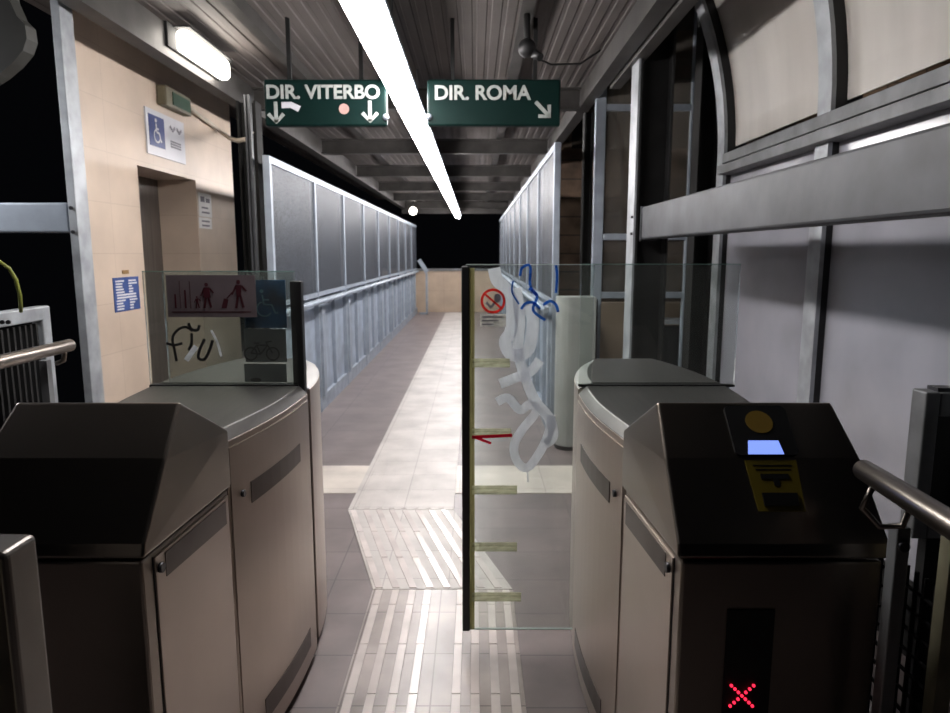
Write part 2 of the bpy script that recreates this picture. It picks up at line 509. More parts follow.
# roof over the corridor: trapezoid sheets running lengthwise
def corrugate(x0, x1, y0, y1, z, pitch=0.085, dep=0.005):
    m = MB(); n = int((x1 - x0) / pitch)
    for i in range(n):
        a = x0 + i * pitch
        prof = [(a, z), (a + pitch * .58, z), (a + pitch * .66, z + dep), (a + pitch * .92, z + dep), (a + pitch, z)]
        for (p, q) in zip(prof[:-1], prof[1:]):
            m.hexa([(p[0], y0, p[1]), (q[0], y0, q[1]), (q[0], y1, q[1]), (p[0], y1, p[1])],
                   [(p[0], y0, p[1] + .004), (q[0], y0, q[1] + .004), (q[0], y1, q[1] + .004), (p[0], y1, p[1] + .004)])
    return m
struct('ceiling', corrugate(-2.45, 0.95, 1.2, 17.75, 2.86), M_roof)

# a dim brick building outside beyond the right windows
t = MB(); t.box(1.0, 6.5, 9.5, 9.9, 0, 7)
bd = t.build('brick_building', M_build); tag(bd, 'dim brown brick facade seen through the windows on the right', 'building')
for z in (2.9, 4.4):
    for x in (1.3, 2.5, 3.7):
        MB().box(x, x + .6, 9.46, 9.5, z, z + .9).build('window', M_pane, bd)

# ---------------------------------------------------------------- steel frame of the roof
def beam(name, p, q, wd, ht, label, m=M_galv, tt=0.012, cat='beam', group=None, solid=False, up=(0, 0, 1)):
    mb = MB()
    if solid: mb.bar(p, q, wd, ht, up)
    else: mb.ibeam(p, q, wd, ht, tt, up)
    return tag(mb.build(name, m), label, cat, group)
beam('eave_beam', (-1.80, 2.2, 2.70), (-1.80, 17.6, 2.70), .10, .18, 'long grey steel eave beam running above the cream tiled wall', M_beam, solid=True)
b = beam('eave_beam', (0.88, 1.9, 2.72), (0.88, 17.6, 2.72), .09, .14, 'long grey steel eave beam running above the right corridor screen', M_beam, solid=True)
t = MB(); t.bar((0.975, 1.9, 2.68), (0.975, 4.95, 2.68), .07, .10)
t.build('lower_flange', M_beam, b)
ys = [3.25, 5.6, 8.0, 10.3, 12.6, 14.9, 17.4]
words_ = ['crossing the ceiling nearest the gates', 'second beyond the green direction signs', 'third from the gates', 'fourth from the gates', 'fifth from the gates', 'sixth from the gates', 'above the dark far opening']
words_[1] = 'first one beyond the green direction signs'
for y, wd_ in zip(ys[1:], words_[1:]):
    beam('cross_beam', (-1.74, y, 2.70), (0.825, y, 2.70), .10, .16, 'dark grey steel cross beam under the corrugated roof, ' + wd_, M_beam, group='cross beams under the corridor roof')
for x, wd_ in ((-1.28, 'left of the tube lights'), (0.28, 'right of the tube lights')):
    beam('purlin', (x, 1.3, 2.82), (x, 17.5, 2.82), .07, .075, 'thin steel purlin running lengthwise under the ceiling, ' + wd_, M_beam, group='purlins under the corridor roof', solid=True)
t = MB(); t.box(-1.85, 0.95, 17.55, 17.6, 2.50, 2.86)
struct('trim_8', t, M_beam)

# portal columns
def column(x, y, label, wx=.16, wy=.18, z1=2.6, m=M_dark, turned=False, name='steel_column'):
    t = thing(name, label, 'column', (x, y, 0))
    mb = MB()
    if turned: mb.ibeam((x, y, .012), (x, y, z1), wx, wy, .014, (0, 1, 0))
    else: mb.ibeam((x, y, .012), (x, y, z1), wy, wx, .014, (1, 0, 0))
    mb.build('shaft', m, t)
    MB().box(x - wx / 2 - .03, x + wx / 2 + .03, y - wy / 2 - .03, y + wy / 2 + .03, 0, .012).build('base_plate', m, t)
    return t
column(-1.67, 5.24, 'dark steel column between the cream lift wall and the left mesh screen', .14, .14)
column(-1.60, 5.00, 'grey square post against the near end of the left mesh screen', .04, .05, m=M_guard, name='post')
column(0.90, 5.62, 'dark steel column at the near end of the right mesh screen', .07, .10)
c = column(1.075, 4.30, 'tall dark steel column with a bright edge behind the second gate, carrying the grey guard beam', .20, .2, 3.4, m=M_dark)  # dark shaft colour stands for the shade inside the open channel
MB().box(.962, .9745, 4.20, 4.38, .05, 3.4).build('flange_face', M_galv, c)
t = MB()
for z in (1.62, 1.72): t.tube([(.952, 4.23, z), (.962, 4.23, z)], .008, 8)
t.build('bolt', M_bolt, c)
c = thing('steel_column', 'pale galvanised steel column left of the cream lift wall, with bolted flange', 'column', (-1.915, 3.36, 0))
MB().box(-1.935, -1.895, 3.30, 3.41, .0, 3.4).build('shaft', M_galv, c, bevel=.004)
for py in (208, 232):
    p = P(73, py, Y=3.30)
    MB().tube([(-1.917, 3.305, p.z), (-1.917, 3.290, p.z)], .009, 8).build('bolt', M_bolt, c)

# left guard rail at top left
a = P(71, 205, Y=3.34); b_ = P(68, 232, Y=3.34)
t = thing('guard_beam', 'short galvanised steel beam running left from the bolted column', 'beam', (a.x, 3.34, b_.z))
MB().box(-3.4, a.x - .005, 3.32, 3.42, b_.z - .002, a.z + .01).build('beam_body', M_galv_l, t, bevel=.008)

# right guard beam
t = thing('guard_beam', 'thick grey steel guard beam running along the right side over the second gate', 'beam', (1.05, 2.5, 1.64))
MB().box(1.00, 1.10, 0.3, 4.16, 1.585, 1.775).build('beam_body', M_guard, t, bevel=.01)
MB().box(.998, 1.102, 4.16, 4.19, 1.58, 1.78).build('end_plate', M_guard, t)

# ---------------------------------------------------------------- right side canopy wall with arched ribs
CX = 1.62
AR = 2.35; AZ = 2.12
def arc(k, r=AR):    # k in radians from the springing
    return (CX - AR + r * math.cos(k), AZ + r * math.sin(k))
def arch_rib(y, label):
    t = thing('arched_rib', label, 'canopy rib', (CX, y, 0), 'arched ribs of the right canopy')
    mb = MB()
    n = 16
    for i in range(n):
        k0 = .82 * i / n; k1 = .82 * (i + 1) / n
        a, b2, c2, d2 = arc(k0, AR - .03), arc(k0, AR + .09), arc(k1, AR + .09), arc(k1, AR - .03)
        mb.prism([a, b2, c2, d2], 'y', y + .012, y + .11)
    mb.build('curved_bar', M_black, t)
    mb = MB()
    for i in range(n):
        k0 = .82 * i / n; k1 = .82 * (i + 1) / n
        a, b2, c2, d2 = arc(k0, AR - .05), arc(k0, AR - .03), arc(k1, AR - .03), arc(k1, AR - .05)
        mb.prism([a, b2, c2, d2], 'y', y + .01, y + .13)
    mb.build('edge_flange', M_galv, t)
    MB().box(CX - .03, CX + .09, y + .012, y + .11, 0, AZ).build('post', M_black, t)
    MB().box(CX - .05, CX - .03, y + .01, y + .13, 0, AZ).build('post_flange', M_galv, t)
    return t
RY = [4.42, 3.12, 1.82, .52]
names_ = ['black arched canopy rib furthest along the right wall', 'black arched canopy rib in the middle of the right wall', 'black arched canopy rib nearest the viewer on the right wall', 'black arched canopy rib beside the viewer on the right wall']
for y, n_ in zip(RY[:3], names_[:3]): arch_rib(y, n_)
# frosted sheets between the ribs
pn = ['far frosted curved sheet of the right canopy, between the two visible ribs', 'near frosted curved sheet of the right canopy, at the top right corner', 'frosted curved sheet of the right canopy beside the viewer']
for j in range(2):
    y1 = RY[j] + .01; y0 = RY[j + 1] + .132
    mb = MB(); n = 16
    for i in range(n):
        k0 = .02 + .78 * i / n; k1 = .02 + .78 * (i + 1) / n
        mb.prism([arc(k0, AR + .02), arc(k0, AR + .03), arc(k1, AR + .03), arc(k1, AR + .02)], 'y', y0, y1)
    tag(mb.build('canopy_sheet', M_poly), pn[j], 'canopy panel', 'curved canopy sheets')
wn = ['far scuffed plastic screen panel below the guard beam, right wall', 'near scuffed plastic screen panel below the guard beam, behind the second gate', '']
for j in range(2):
    y1 = RY[j] + .01; y0 = RY[j + 1] + .132
    mb = MB(); mb.box(CX, CX + .012, y0, y1, 0.3, AZ - .13)
    tag(mb.build('screen_panel', M_screen_w), wn[j], 'screen panel', 'plastic screen panels of the right wall')
t = MB(); t.box(CX - .06, CX + .02, 1.95, 4.43, AZ - .06, AZ + .00)
t.box(CX - .09, CX + .02, 1.95, 4.43, AZ - .13, AZ - .075)
struct('trim_9', t, M_galv_d, bevel=.004)
t = MB(); t.box(CX + .0, CX + .06, 1.0, 4.55, 0, .3)
struct('wall_right', t, M_dark)
# black surround behind
column(1.54, 4.72, 'dark steel column beside the glazed frame, right of the silver window bars', .13, .15, 3.8, m=M_dark)

# glazed partition beyond the right gate
t = thing('glazed_partition', 'silver framed window partition behind the tall dark column', 'window', (1.25, 5.35, 0))
PY = 5.35
def fr(x0, x1, z0, z1, nm='frame_bar'):
    MB().box(x0, x1, PY - .025, PY + .025, z0, z1).build(nm, M_galv_l, t, bevel=.006)
xl = P(597, 200, Y=PY).x; xr = P(690, 200, Y=PY).x
z108 = P(640, 108, Y=PY).z; z237 = P(640, 237, Y=PY).z; z295 = P(640, 295, Y=PY).z
fr(xl - .03, xl + .05, 0, 3.4, 'upright'); fr(xr - .03, xr + .04, 0, 3.4, 'upright')
for z in (z108, z237, z295): fr(xl + .05, xr - .03, z - .025, z + .025)
for z0, z1 in ((z295, z237), (z237, z108), (z108, 3.4)):
    MB().box(xl + .05, xr - .03, PY - .004, PY + .004, z0 + .025, z1 - .025).build('pane', M_pane, t)
t2 = MB(); t2.box(xl + .12, 3.2, 5.8, 5.95, 0, P(640, 303, Y=5.8).z)
tag(t2.build('low_wall', M_beige), 'low beige wall beyond the glazed partition on the right', 'wall')
# black bin like box with pale hood behind the partition
t = thing('litter_bin', 'small black bin under a pale hood beyond the dark column', 'bin', (1.60, 5.55, 0))
p0 = P(657, 320, Y=5.5); p1 = P(684, 360, Y=5.5)
MB().box(p0.x + .02, p1.x, 5.44, 5.6, .02, p0.z - .05).build('bin_body', M_black, t, bevel=.02)
MB().box(p0.x - .01, p0.x + .015, 5.43, 5.61, 0, p0.z).box(p0.x - .01, p1.x + .02, 5.43, 5.61, p0.z - .03, p0.z + .01).build('hood', M_galv, t, bevel=.006)

# ---------------------------------------------------------------- corridor screens
def screen(side, x, y0, n, pitch, ztop, word):
    s = side                      # +1: the corridor lies towards +x of it
    for i in range(n):
        a = y0 + i * pitch; b2 = a + pitch
        ords = ['nearest', 'second', 'third', 'fourth', 'fifth', 'sixth', 'seventh', 'eighth', 'ninth']
        o_ = ords[i] if i < n - 1 else 'furthest'
        t = thing('mesh_screen', 'tall framed metal mesh panel over a pale sheet, %s bay of the %s corridor side' % (o_, word), 'screen panel', (x, a, 0), 'mesh screen bays of the %s corridor side' % word)
        def bx_(xa, xb, ya, yb, za, zb): return MB().box(x + s * xa, x + s * xb, ya, yb, za, zb)
        bx_(-.03, .02, a, a + .05, 0.0, ztop).build('post', M_galv_l, t, bevel=.004)
        bx_(-.01, .015, a + .05, b2, ztop - .05, ztop).build('top_rail', M_galv_l, t)
        bx_(-.01, .015, a + .05, b2, 1.10, 1.14).build('middle_rail', M_galv_l, t)
        bx_(-.004, .004, a + .05, b2, 1.14, ztop - .05).build('mesh_infill', M_mesh, t)
        bx_(-.03, -.02, a + .05, b2, .14, 1.08).build('lower_sheet', M_kick, t)
        m = MB()
        m.box(x - s * .02, x + s * .040, a + .06, a + .17, .14, 1.0)
        m.build('stiffener', M_galv_l, t, bevel=.005)
        m = MB()
        m.box(x - s * .02, x + s * .012, a + pitch * .55, a + pitch * .55 + .03, .14, 1.06)
        m.build('seam_strip', M_galv_l, t)
        bx_(-.02, .012, a + .0, b2, 0.0, .14).build('kick_plate', M_galv_l, t)
    # handrail on the corridor side
    t = thing('handrail', 'long pale steel handrail on the %s corridor side, under the mesh panels' % word, 'handrail', (x, y0, 1.06))
    ye = y0 + n * pitch
    MB().tube([(x + s * .075, y0 - .08, 1.065), (x + s * .075, ye - .4, 1.065)], .022, 12).build('rail', M_galv_l, t)
    MB().box(x + s * .042, x + s * .058, y0, ye - .4, 1.045, 1.085).build('ledge', M_galv_l, t)
    for i in range(n):
        yy = y0 + .3 + i * pitch
        MB().bar((x + s * .043, yy, 1.03), (x + s * .075, yy, 1.055), .025, .03).build('bracket', M_galv, t)
screen(1, -1.48, 4.98, 9, 1.37, 2.19, 'left')
screen(-1, 0.62, 5.30, 9, 1.345, 2.33, 'right')
# frame at the far left end
t = thing('end_barrier', 'small pale folded barrier at the far left end of the corridor', 'barrier', (-1.35, 16.9, 0))
MB().box(-1.22, -1.17, 16.9, 16.95, 0, 1.02).box(-1.38, -1.17, 16.9, 16.95, .0, .05).build('frame', M_galv_l, t)
MB().bar((-1.38, 16.92, 1.35), (-1.18, 16.92, 1.04), .04, .10).build('top_bar', M_galv_l, t)

# ---------------------------------------------------------------- tube lights
LX, LZ_ = -0.432, 2.385
seg = 1.57
L0 = 1.8
lamp = thing('tube_light', 'x', 'lamp', (LX, L0, LZ_))
MB().box(LX - .055, LX + .055, L0 + .01, L0 + seg - .01, LZ_, LZ_ + .075).build('diffuser', M_led, lamp, bevel=.015)
MB().box(LX - .085, LX + .085, L0, L0 + seg, LZ_ + .076, LZ_ + .10).build('housing', M_galv_l, lamp)
MB().tube([(LX, L0 + .4, LZ_ + .10), (LX, L0 + .4, 2.86)], .006, 6).build('hanger', M_galv_d, lamp)
nl = 10
ow = ['nearest', 'second', 'third', 'fourth', 'fifth', 'sixth', 'seventh', 'eighth', 'ninth', 'furthest']
for i in range(nl):
    l = lamp if i == 0 else copy_tree(lamp)
    l.location = (LX, L0 + i * seg, LZ_)
    tag(l, 'glowing white tube light over the corridor, %s along the ceiling line' % ow[i], 'lamp', 'tube lights in a line over the corridor')

# bulkhead lamp above the lift wall
p0 = P(181, 38, X=-1.70); p1 = P(224, 66, X=-1.70)
t = thing('bulkhead_lamp', 'oblong glowing bulkhead lamp on the beam above the lift door', 'lamp', (-1.73, p0.y, p0.z))
zc = (p0.z + p1.z) / 2
zc = p0.z - .01
hb = .05
m = MB()
m.bar((-1.695, p0.y, zc), (-1.695, p1.y, zc), .08, .125)
m.build('diffuser', M_bulk, t, bevel=.03, seg=4)
MB().box(-1.775, -1.735, p0.y - .10, p1.y + .03, zc - .06, zc + .075).box(-1.775, -1.64, p0.y - .02, p1.y + .02, zc + .065, zc + .075).build('housing', M_dark, t, bevel=.01)
# small round lamp at the far end
p = P(413, 211, Y=15.9)
t = thing('globe_lamp', 'tiny round white lamp at the far end above the left screen', 'lamp', (p.x, 15.9, p.z))
MB().sphere((p.x, 15.9, p.z), .085, seg=16).build('globe', M_bulk, t)
MB().tube([(p.x, 15.9, p.z + .07), (p.x, 15.9, 2.86)], .015, 8).build('stem', M_dark, t)
# unseen lamp assumed at the left, added to light the column and its beam
t = thing('entrance_lamp', 'bulkhead lamp over the left entrance beside the viewer', 'lamp', (-3.0, 2.6, 2.4))
MB().box(-3.15, -2.85, 2.52, 2.68, 2.28, 2.40).build('diffuser', mat('entrance_diffuser', (1, .95, .9), .4, 0, 0, emit=(0.97, 0.97, 1.0), es=ASSUMED_LAMP_STRENGTH), t, bevel=.02)
MB().box(-3.18, -2.82, 2.50, 2.70, 2.401, 2.47).build('housing', M_dark, t)

# unseen lamp added to brighten the brick building outside
t = thing('wall_lamp', 'lamp on the dim brick facade outside', 'lamp', (5.2, 9.4, 4.2))
MB().sphere((5.2, 9.1, 4.2), .12, seg=12).build('globe', M_bulk, t)
MB().tube([(5.2, 9.2, 4.2), (5.2, 9.5, 4.2)], .02, 8).build('arm', M_dark, t)

# ---------------------------------------------------------------- direction signs
SY = 4.2
def arrow(mb, cx, cz, size, ang, y):
    def R_(x, z):
        return (cx + x * math.cos(ang) - z * math.sin(ang), cz + x * math.sin(ang) + z * math.cos(ang))
    wd_ = size * .17
    mb.ribbon([R_(0, size * .5), R_(0, -size * .45)], wd_, y, .003)
    mb.ribbon([R_(-size * .36, -size * .05), R_(0, -size * .44), R_(size * .36, -size * .05)], wd_, y, .003)
def direction_sign(px0, px1, py0, py1, text, tpx, tpy, tsize, tw, arrows, label, pointed=False):
    a = P(px0, py0, Y=SY); b2 = P(px1, py1, Y=SY)
    t = thing('direction_sign', label, 'sign', ((a.x + b2.x) / 2, SY, b2.z))
    m = MB()
    m.box(a.x, b2.x, SY, SY + .06, b2.z, a.z)
    m.build('board', M_green, t, bevel=.012)
    q = P(tpx, tpy, Y=SY)
    o = text_obj('lettering', text, tsize, M_letter, t, facing_y((q.x, SY - .004, q.z)), .002, .0028)
    # fit the lettering to its measured width
    xs = [v.co.x for v in o.data.vertices]; w0 = max(xs) - min(xs)
    want = P(tw, tpy, Y=SY).x - q.x
    x0 = min(xs)
    for v in o.data.vertices: v.co.x = x0 + (v.co.x - x0) * want / w0
    for (ax, ay, ang) in arrows:
        q = P(ax, ay, Y=SY)
        m = MB(); arrow(m, q.x, q.z - .01, .125, ang, SY - .004); m.build('arrow', M_letter, t)
    for xx in (a.x + .15, b2.x - .15):
        MB().box(xx - .012, xx + .012, SY + .02, SY + .04, a.z - .01, 2.87).build('hanger', M_dark, t)
    return t, a, b2
t, a, b2 = direction_sign(263, 387, 79, 126, 'DIR. VITERBO', 266, 98.5, .108, 379, [(276, 111, 0), (370, 110, 0)], 'dark green direction sign reading DIR. VITERBO, left of the tube lights')
q = P(344, 109, Y=SY)
lab(MB().disc((q.x, q.z), .03, .03, SY - .003, .003).build('round_sticker', mat('pink_sticker', (.45, .28, .25), .6), t), 'pale pink round sticker')
q = P(291, 107, Y=SY)
MB().ribbon([(q.x - .055, q.z + .01), (q.x, q.z + .012), (q.x + .05, q.z - .012)], .035, SY - .003, .002).build('paint_smear', M_white, t)
MB().sphere((b2.x - .005, SY - .005, b2.z + .05), .02, seg=10).build('corner_clip', M_galv_l, t)
t, a, b2 = direction_sign(427, 560, 79, 126, 'DIR. ROMA', 434, 99.5, .112, 530, [(543, 108, math.radians(45))], 'dark green direction sign reading DIR. ROMA, right of the tube lights')
MB().sphere((a.x + .01, SY - .005, b2.z + .05), .02, seg=10).build('corner_clip', M_galv_l, t)

# security camera on the ceiling
p = P(527, 48, Y=3.9)
t = thing('security_camera', 'small dark security camera hanging from the corrugated ceiling', 'camera', (p.x, 3.9, p.z))
MB().sphere((p.x, 3.9, p.z), .05, seg=16).build('dome', M_black, t)
MB().tube([(p.x, 3.9, p.z + .03), (p.x, 3.92, 2.78)], .018, 8).build('stem', M_dark, t)
MB().tube([(p.x + .03, 3.9, p.z - .02), (p.x + .07, 3.86, p.z - .06)], .022, 10).build('lens_barrel', M_black, t)
MB().tube([(p.x + .02, 3.93, p.z - .03), (p.x + .14, 4.0, p.z - .06), (p.x + .32, 4.1, p.z - .03), (p.x + .44, 4.15, 2.66)], .006, 6).build('cable', M_black, t)

# ---------------------------------------------------------------- things on the lift wall
def wall_pt(px, py): return P(px, py, X=WX + .012)
# wheelchair sign over the lift door
a = wall_pt(145, 106); b2 = wall_pt(186, 163)
zt, zb = a.z, wall_pt(145, 152).z
t = thing('lift_sign', 'white and blue wheelchair sign above the lift opening', 'sign', (WX + .01, a.y, zb))
MB().box(WX + .001, WX + .012, a.y, b2.y, zb, zt).build('board', M_white, t)
c0 = wall_pt(149, 130); c1 = wall_pt(164, 130)
hz = zt - zb
MB().box(WX + .012, WX + .015, c0.y, c1.y, zb + hz * .20, zt - hz * .12).build('blue_field', M_blue, t)
m = MB(); yc = (c0.y + c1.y) / 2; zc = zb + hz * .5
def wheel(m, yc, zc, s, x):   # seated wheelchair user drawn in the wall plane
    def rb(pts, wd_):
        pts = [Vector(p_) for p_ in pts]
        for p_, q_ in zip(pts[:-1], pts[1:]):
            m.bar((x, yc + p_.x * s, zc + p_.y * s), (x, yc + q_.x * s, zc + q_.y * s), wd_ * s, .002, (1, 0, 0))
    rb([(-.1, .42), (-.08, .05), (.18, .02), (.30, -.32), (.4, -.30)], .10)
    rb([(-.08, .2), (.14, .2)], .08)
    rb([(.28 * math.cos(k) - .05, -.12 + .28 * math.sin(k)) for k in [math.radians(d) for d in range(110, 345, 20)]], .07)
    m.tube([(x - .001, yc - .1 * s, zc + .55 * s), (x + .001, yc - .1 * s, zc + .55 * s)], .09 * s, 14)
wheel(m, yc, zc, hz * .5, WX + .0165)
m.build('wheelchair_symbol', M_white, t)
m = MB()
d0 = wall_pt(168, 130); d1 = wall_pt(182, 130)
for zz in (.30, .36, .42): m.box(WX + .012, WX + .014, d0.y + .03, d1.y - .04, zb + hz * zz, zb + hz * zz + .012)
m.build('print', M_ink, t)
m = MB()
for yy in (.15, .6): 
    y_ = d0.y + (d1.y - d0.y) * yy
    m.bar((WX + .0135, y_, zt - hz * .22), (WX + .0135, y_ + .04, zt - hz * .3), .02, .002, (1, 0, 0)); m.bar((WX + .0135, y_ + .08, zt - hz * .22), (WX + .0135, y_ + .04, zt - hz * .3), .02, .002, (1, 0, 0))
m.build('arrow', M_ink, t)
# emergency lamp box and conduit
a = wall_pt(157, 84); b2 = wall_pt(184, 110)
t = thing('exit_lamp', 'small box with a green exit face above the wheelchair sign', 'sign', (WX + .05, a.y, a.z))
zz0 = wall_pt(157, 104).z
MB().box(WX + .001, WX + .07, a.y, b2.y, zz0, a.z).build('housing', mat('khaki_plastic', (.16, .14, .09), .5), t, bevel=.01)
MB().box(WX + .07, WX + .075, a.y + .10, b2.y - .03, zz0 + .02, a.z - .03).build('exit_face', M_exit, t)
t = thing('conduit', 'cream plastic conduit sagging from the exit lamp to the dark column', 'pipe', (WX + .03, b2.y, a.z))
pts = [wall_pt(185.5, 106), wall_pt(191, 111), wall_pt(205, 121), wall_pt(219, 132), P(229, 138, X=-2.0), P(238, 141, Y=5.13), P(247, 139, Y=5.115), P(252, 131, Y=5.115)]
pts = [Vector((max(p_.x, WX + .03), p_.y, p_.z)) for p_ in pts]
MB().tube(pts, .017, 10).build('pipe', M_cream, t)
# paper notices
def notice(px0, py0, px1, py1, label, m_, lines, name='notice', m_line=M_ink):
    a = wall_pt(px0, py0); b2 = wall_pt(px1, py1); zb_ = wall_pt(px0, py1).z
    t = thing(name, label, 'notice', (WX + .005, a.y, zb_))
    MB().box(WX + .001, WX + .005, a.y, b2.y, zb_, a.z).build('sheet', m_, t)
    m = MB(); hh = a.z - zb_; ww = b2.y - a.y
    for (u0, u1, v0, v1) in lines: m.box(WX + .005, WX + .0065, a.y + u0 * ww, a.y + u1 * ww, zb_ + v0 * hh, zb_ + v1 * hh)
    m.build('print', m_line, t)
    return t
notice(199, 192, 213, 216, 'white paper notice taped right of the lift opening', M_paper, [(.15, .45, .62, .85), (.55, .85, .62, .8), (.2, .8, .15, .22), (.2, .7, .35, .42)])
notice(200, 217, 213, 228, 'smaller white paper taped just below the notice right of the lift', M_paper, [(.2, .8, .2, .35), (.2, .8, .6, .75)])
ln = []
for k in range(11):
    v = .05 + k * .082
    if k in (4, 5): ln += [(.1, .85, v, v + .05)]
    else: ln += [(.08, .3 + .12 * random.random(), v, v + .045), (.58, .68 + .25 * random.random(), v, v + .045)]
notice(114, 278, 142, 313, 'blue notice with white text on the cream wall left of the lift', M_blue_n, ln, 'blue_notice', M_white)
q = wall_pt(127, 272)
tag(MB().box(WX + .001, WX + .004, q.y - .04, q.y + .04, q.z - .012, q.z + .012).build('tape_scrap', mat('tan_tape', (.33, .2, .08), .6)), 'tiny tan scrap of tape above the blue notice', 'tape')

# ---------------------------------------------------------------- ticket gates
XC = -0.13
LEAF_Y = 2.40
YF, YS = 1.317, 1.75
def gate(s, label):
    """s = -1: left of the passage, +1: right.  u is the distance from the middle of the passage"""
    def X(u): return XC + s * u
    root = thing('ticket_gate', label, 'ticket gate', (X(.76), 2.1, 0))
    UI0, UI1, UO = .555, .533, (.945 if s < 0 else .968)
    UE = .467 if s < 0 else .500
    # --- front cabinet, lower body
    m = MB()
    m.hexa([(X(UI0), YF, .02), (X(UO), YF, .02), (X(UO), YS - .003, .02), (X(UI1), YS - .003, .02)],
           [(X(UI0), YF, .875), (X(UO), YF, .875), (X(UO), YS - .003, .875), (X(UI1), YS - .003, .875)])
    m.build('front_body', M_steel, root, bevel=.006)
    MB().hexa([(X(UI0 + .03), YF + .03, 0), (X(UO - .03), YF + .03, 0), (X(UO - .03), YS, 0), (X(UI1 + .03), YS, 0)],
              [(X(UI0 + .03), YF + .03, .02), (X(UO - .03), YF + .03, .02), (X(UO - .03), YS, .02), (X(UI1 + .03), YS, .02)]).build('plinth', M_black, root)
    # --- hood
    prof = [(YF - .012, .885), (YF - .004, .915), (1.43, 1.06), (1.535, 1.162), (YS - .003, 1.04), (YS - .003, .885)]
    def ui(y): return (UI0 - .012) + (UI1 - UI0) * (y - YF) / (YS - YF) + (.02 if False else 0)
    m = MB()
    narrow = [0, 0, .006, .018, .0, 0]
    m.hexa([(X(ui(y) + n_), y, z) for (y, z), n_ in zip(prof, narrow)], [(X(UO + .01 - n_ * 1.5), y, z) for (y, z), n_ in zip(prof, narrow)])
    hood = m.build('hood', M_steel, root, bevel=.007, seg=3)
    # --- service door on the passage side
    m = MB()
    du = lambda y: UI0 + (UI1 - UI0) * (y - YF) / (YS - YF)
    y0, y1 = YF + .045, YS - .01
    m.hexa([(X(du(y0) - .004), y0, .05), (X(du(y0) + .002), y0, .05), (X(du(y1) + .002), y1, .05), (X(du(y1) - .004), y1, .05)],
           [(X(du(y0) - .004), y0, .862), (X(du(y0) + .002), y0, .862), (X(du(y1) + .002), y1, .862), (X(du(y1) - .004), y1, .862)])
    door = m.build('service_door', M_steel_side, root, bevel=.0015)
    m = MB(); y0, y1 = YF + .085, YS - .03
    m.hexa([(X(du(y0) - .0055), y0, .80), (X(du(y0) - .001), y0, .80), (X(du(y1) - .001), y1, .79), (X(du(y1) - .0055), y1, .79)],
           [(X(du(y0) - .0055), y0, .855), (X(du(y0) - .001), y0, .855), (X(du(y1) - .001), y1, .852), (X(du(y1) - .0055), y1, .852)])
    m.build('handle_slot', M_dsteel, door)
    y_ = YF + .062
    MB().tube([(X(du(y_) - .012), y_, .832), (X(du(y_)), y_, .832)], .011, 12).build('lock', M_bolt, door)
    # thin dark gap line at the door's near edge
    y_ = YF + .04
    MB().box(X(du(y_) - .001), X(du(y_) + .002), y_, y_ + .004, .05, .865).build('door_gap', M_black, door)
    # --- middle body, bulging into the passage
    def um(y):      # inner face
        k = (y - YS) / (LEAF_Y - YS)
        return .533 - (.533 - UE) * k - .020 * math.sin(PI * min(max(k, 0), 1))
    def uo(y):
        k = (y - YS) / (LEAF_Y - YS)
        return .975 + .075 * k + .015 * math.sin(PI * min(max(k, 0), 1))
    def ring(ya, yb, n, fi, fo, z, off=0):
        ys_ = [ya + (yb - ya) * i / n for i in range(n + 1)]
        return [(X(fi(y) + off), y, z) for y in ys_] + [(X(fo(y) - off), y, z) for y in reversed(ys_)]
    YM1 = LEAF_Y - .02
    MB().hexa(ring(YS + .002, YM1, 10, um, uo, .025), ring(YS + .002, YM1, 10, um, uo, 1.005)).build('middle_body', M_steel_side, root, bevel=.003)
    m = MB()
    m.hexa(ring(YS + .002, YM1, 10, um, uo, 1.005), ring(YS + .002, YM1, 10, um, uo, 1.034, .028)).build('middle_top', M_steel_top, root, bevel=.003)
    MB().hexa(ring(YS + .01, YM1, 10, um, uo, 0, .03), ring(YS + .01, YM1, 10, um, uo, .025, .03)).build('middle_plinth', M_black, root)
    def strip(nm, ya, yb, z0a, z1a, z0b, z1b, mt, par, th=.004, n=6):
        m = MB()
        for i in range(n):
            p_ = ya + (yb - ya) * i / n; q_ = ya + (yb - ya) * (i + 1) / n
            k0 = i / n; k1 = (i + 1) / n
            l0, h0 = z0a + (z0b - z0a) * k0, z1a + (z1b - z1a) * k0
            l1, h1 = z0a + (z0b - z0a) * k1, z1a + (z1b - z1a) * k1
            m.hexa([(X(um(p_) - th), p_, l0), (X(um(p_) + .001), p_, l0), (X(um(q_) + .001), q_, l1), (X(um(q_) - th), q_, l1)],
                   [(X(um(p_) - th), p_, h0), (X(um(p_) + .001), p_, h0), (X(um(q_) + .001), q_, h1), (X(um(q_) - th), q_, h1)])
        return m.build(nm, mt, par)
    mdoor = strip('middle_door', YS + .012, YM1 - .012, .05, .985, .05, .985, M_steel_side, root, .003, 10)
    strip('handle_slot', YS + .11, YM1 - .14, .795, .858, .80, .862, M_dsteel, mdoor, .005)
    strip('foot_slot', YS + .13, YM1 - .10, .095, .165, .095, .165, M_dsteel, mdoor, .005)
    y_ = YS + .065
    MB().tube([(X(um(y_) - .010), y_, .84), (X(um(y_)), y_, .84)], .010, 12).build('lock', M_bolt, mdoor)
    # --- rear body beyond the leaf
    YR0, YR1 = LEAF_Y + .045, 3.02
    def ur(y):
        k = (y - YR0) / (YR1 - YR0)
        return UE + .008 + .12 * k * k
    def uro(y):
        k = (y - YR0) / (YR1 - YR0)
        return 1.07 - .10 * k * k
    MB().hexa(ring(YR0, YR1, 10, ur, uro, .025), ring(YR0, YR1, 10, ur, uro, 1.01)).build('rear_body', M_steel_side, root, bevel=.003)
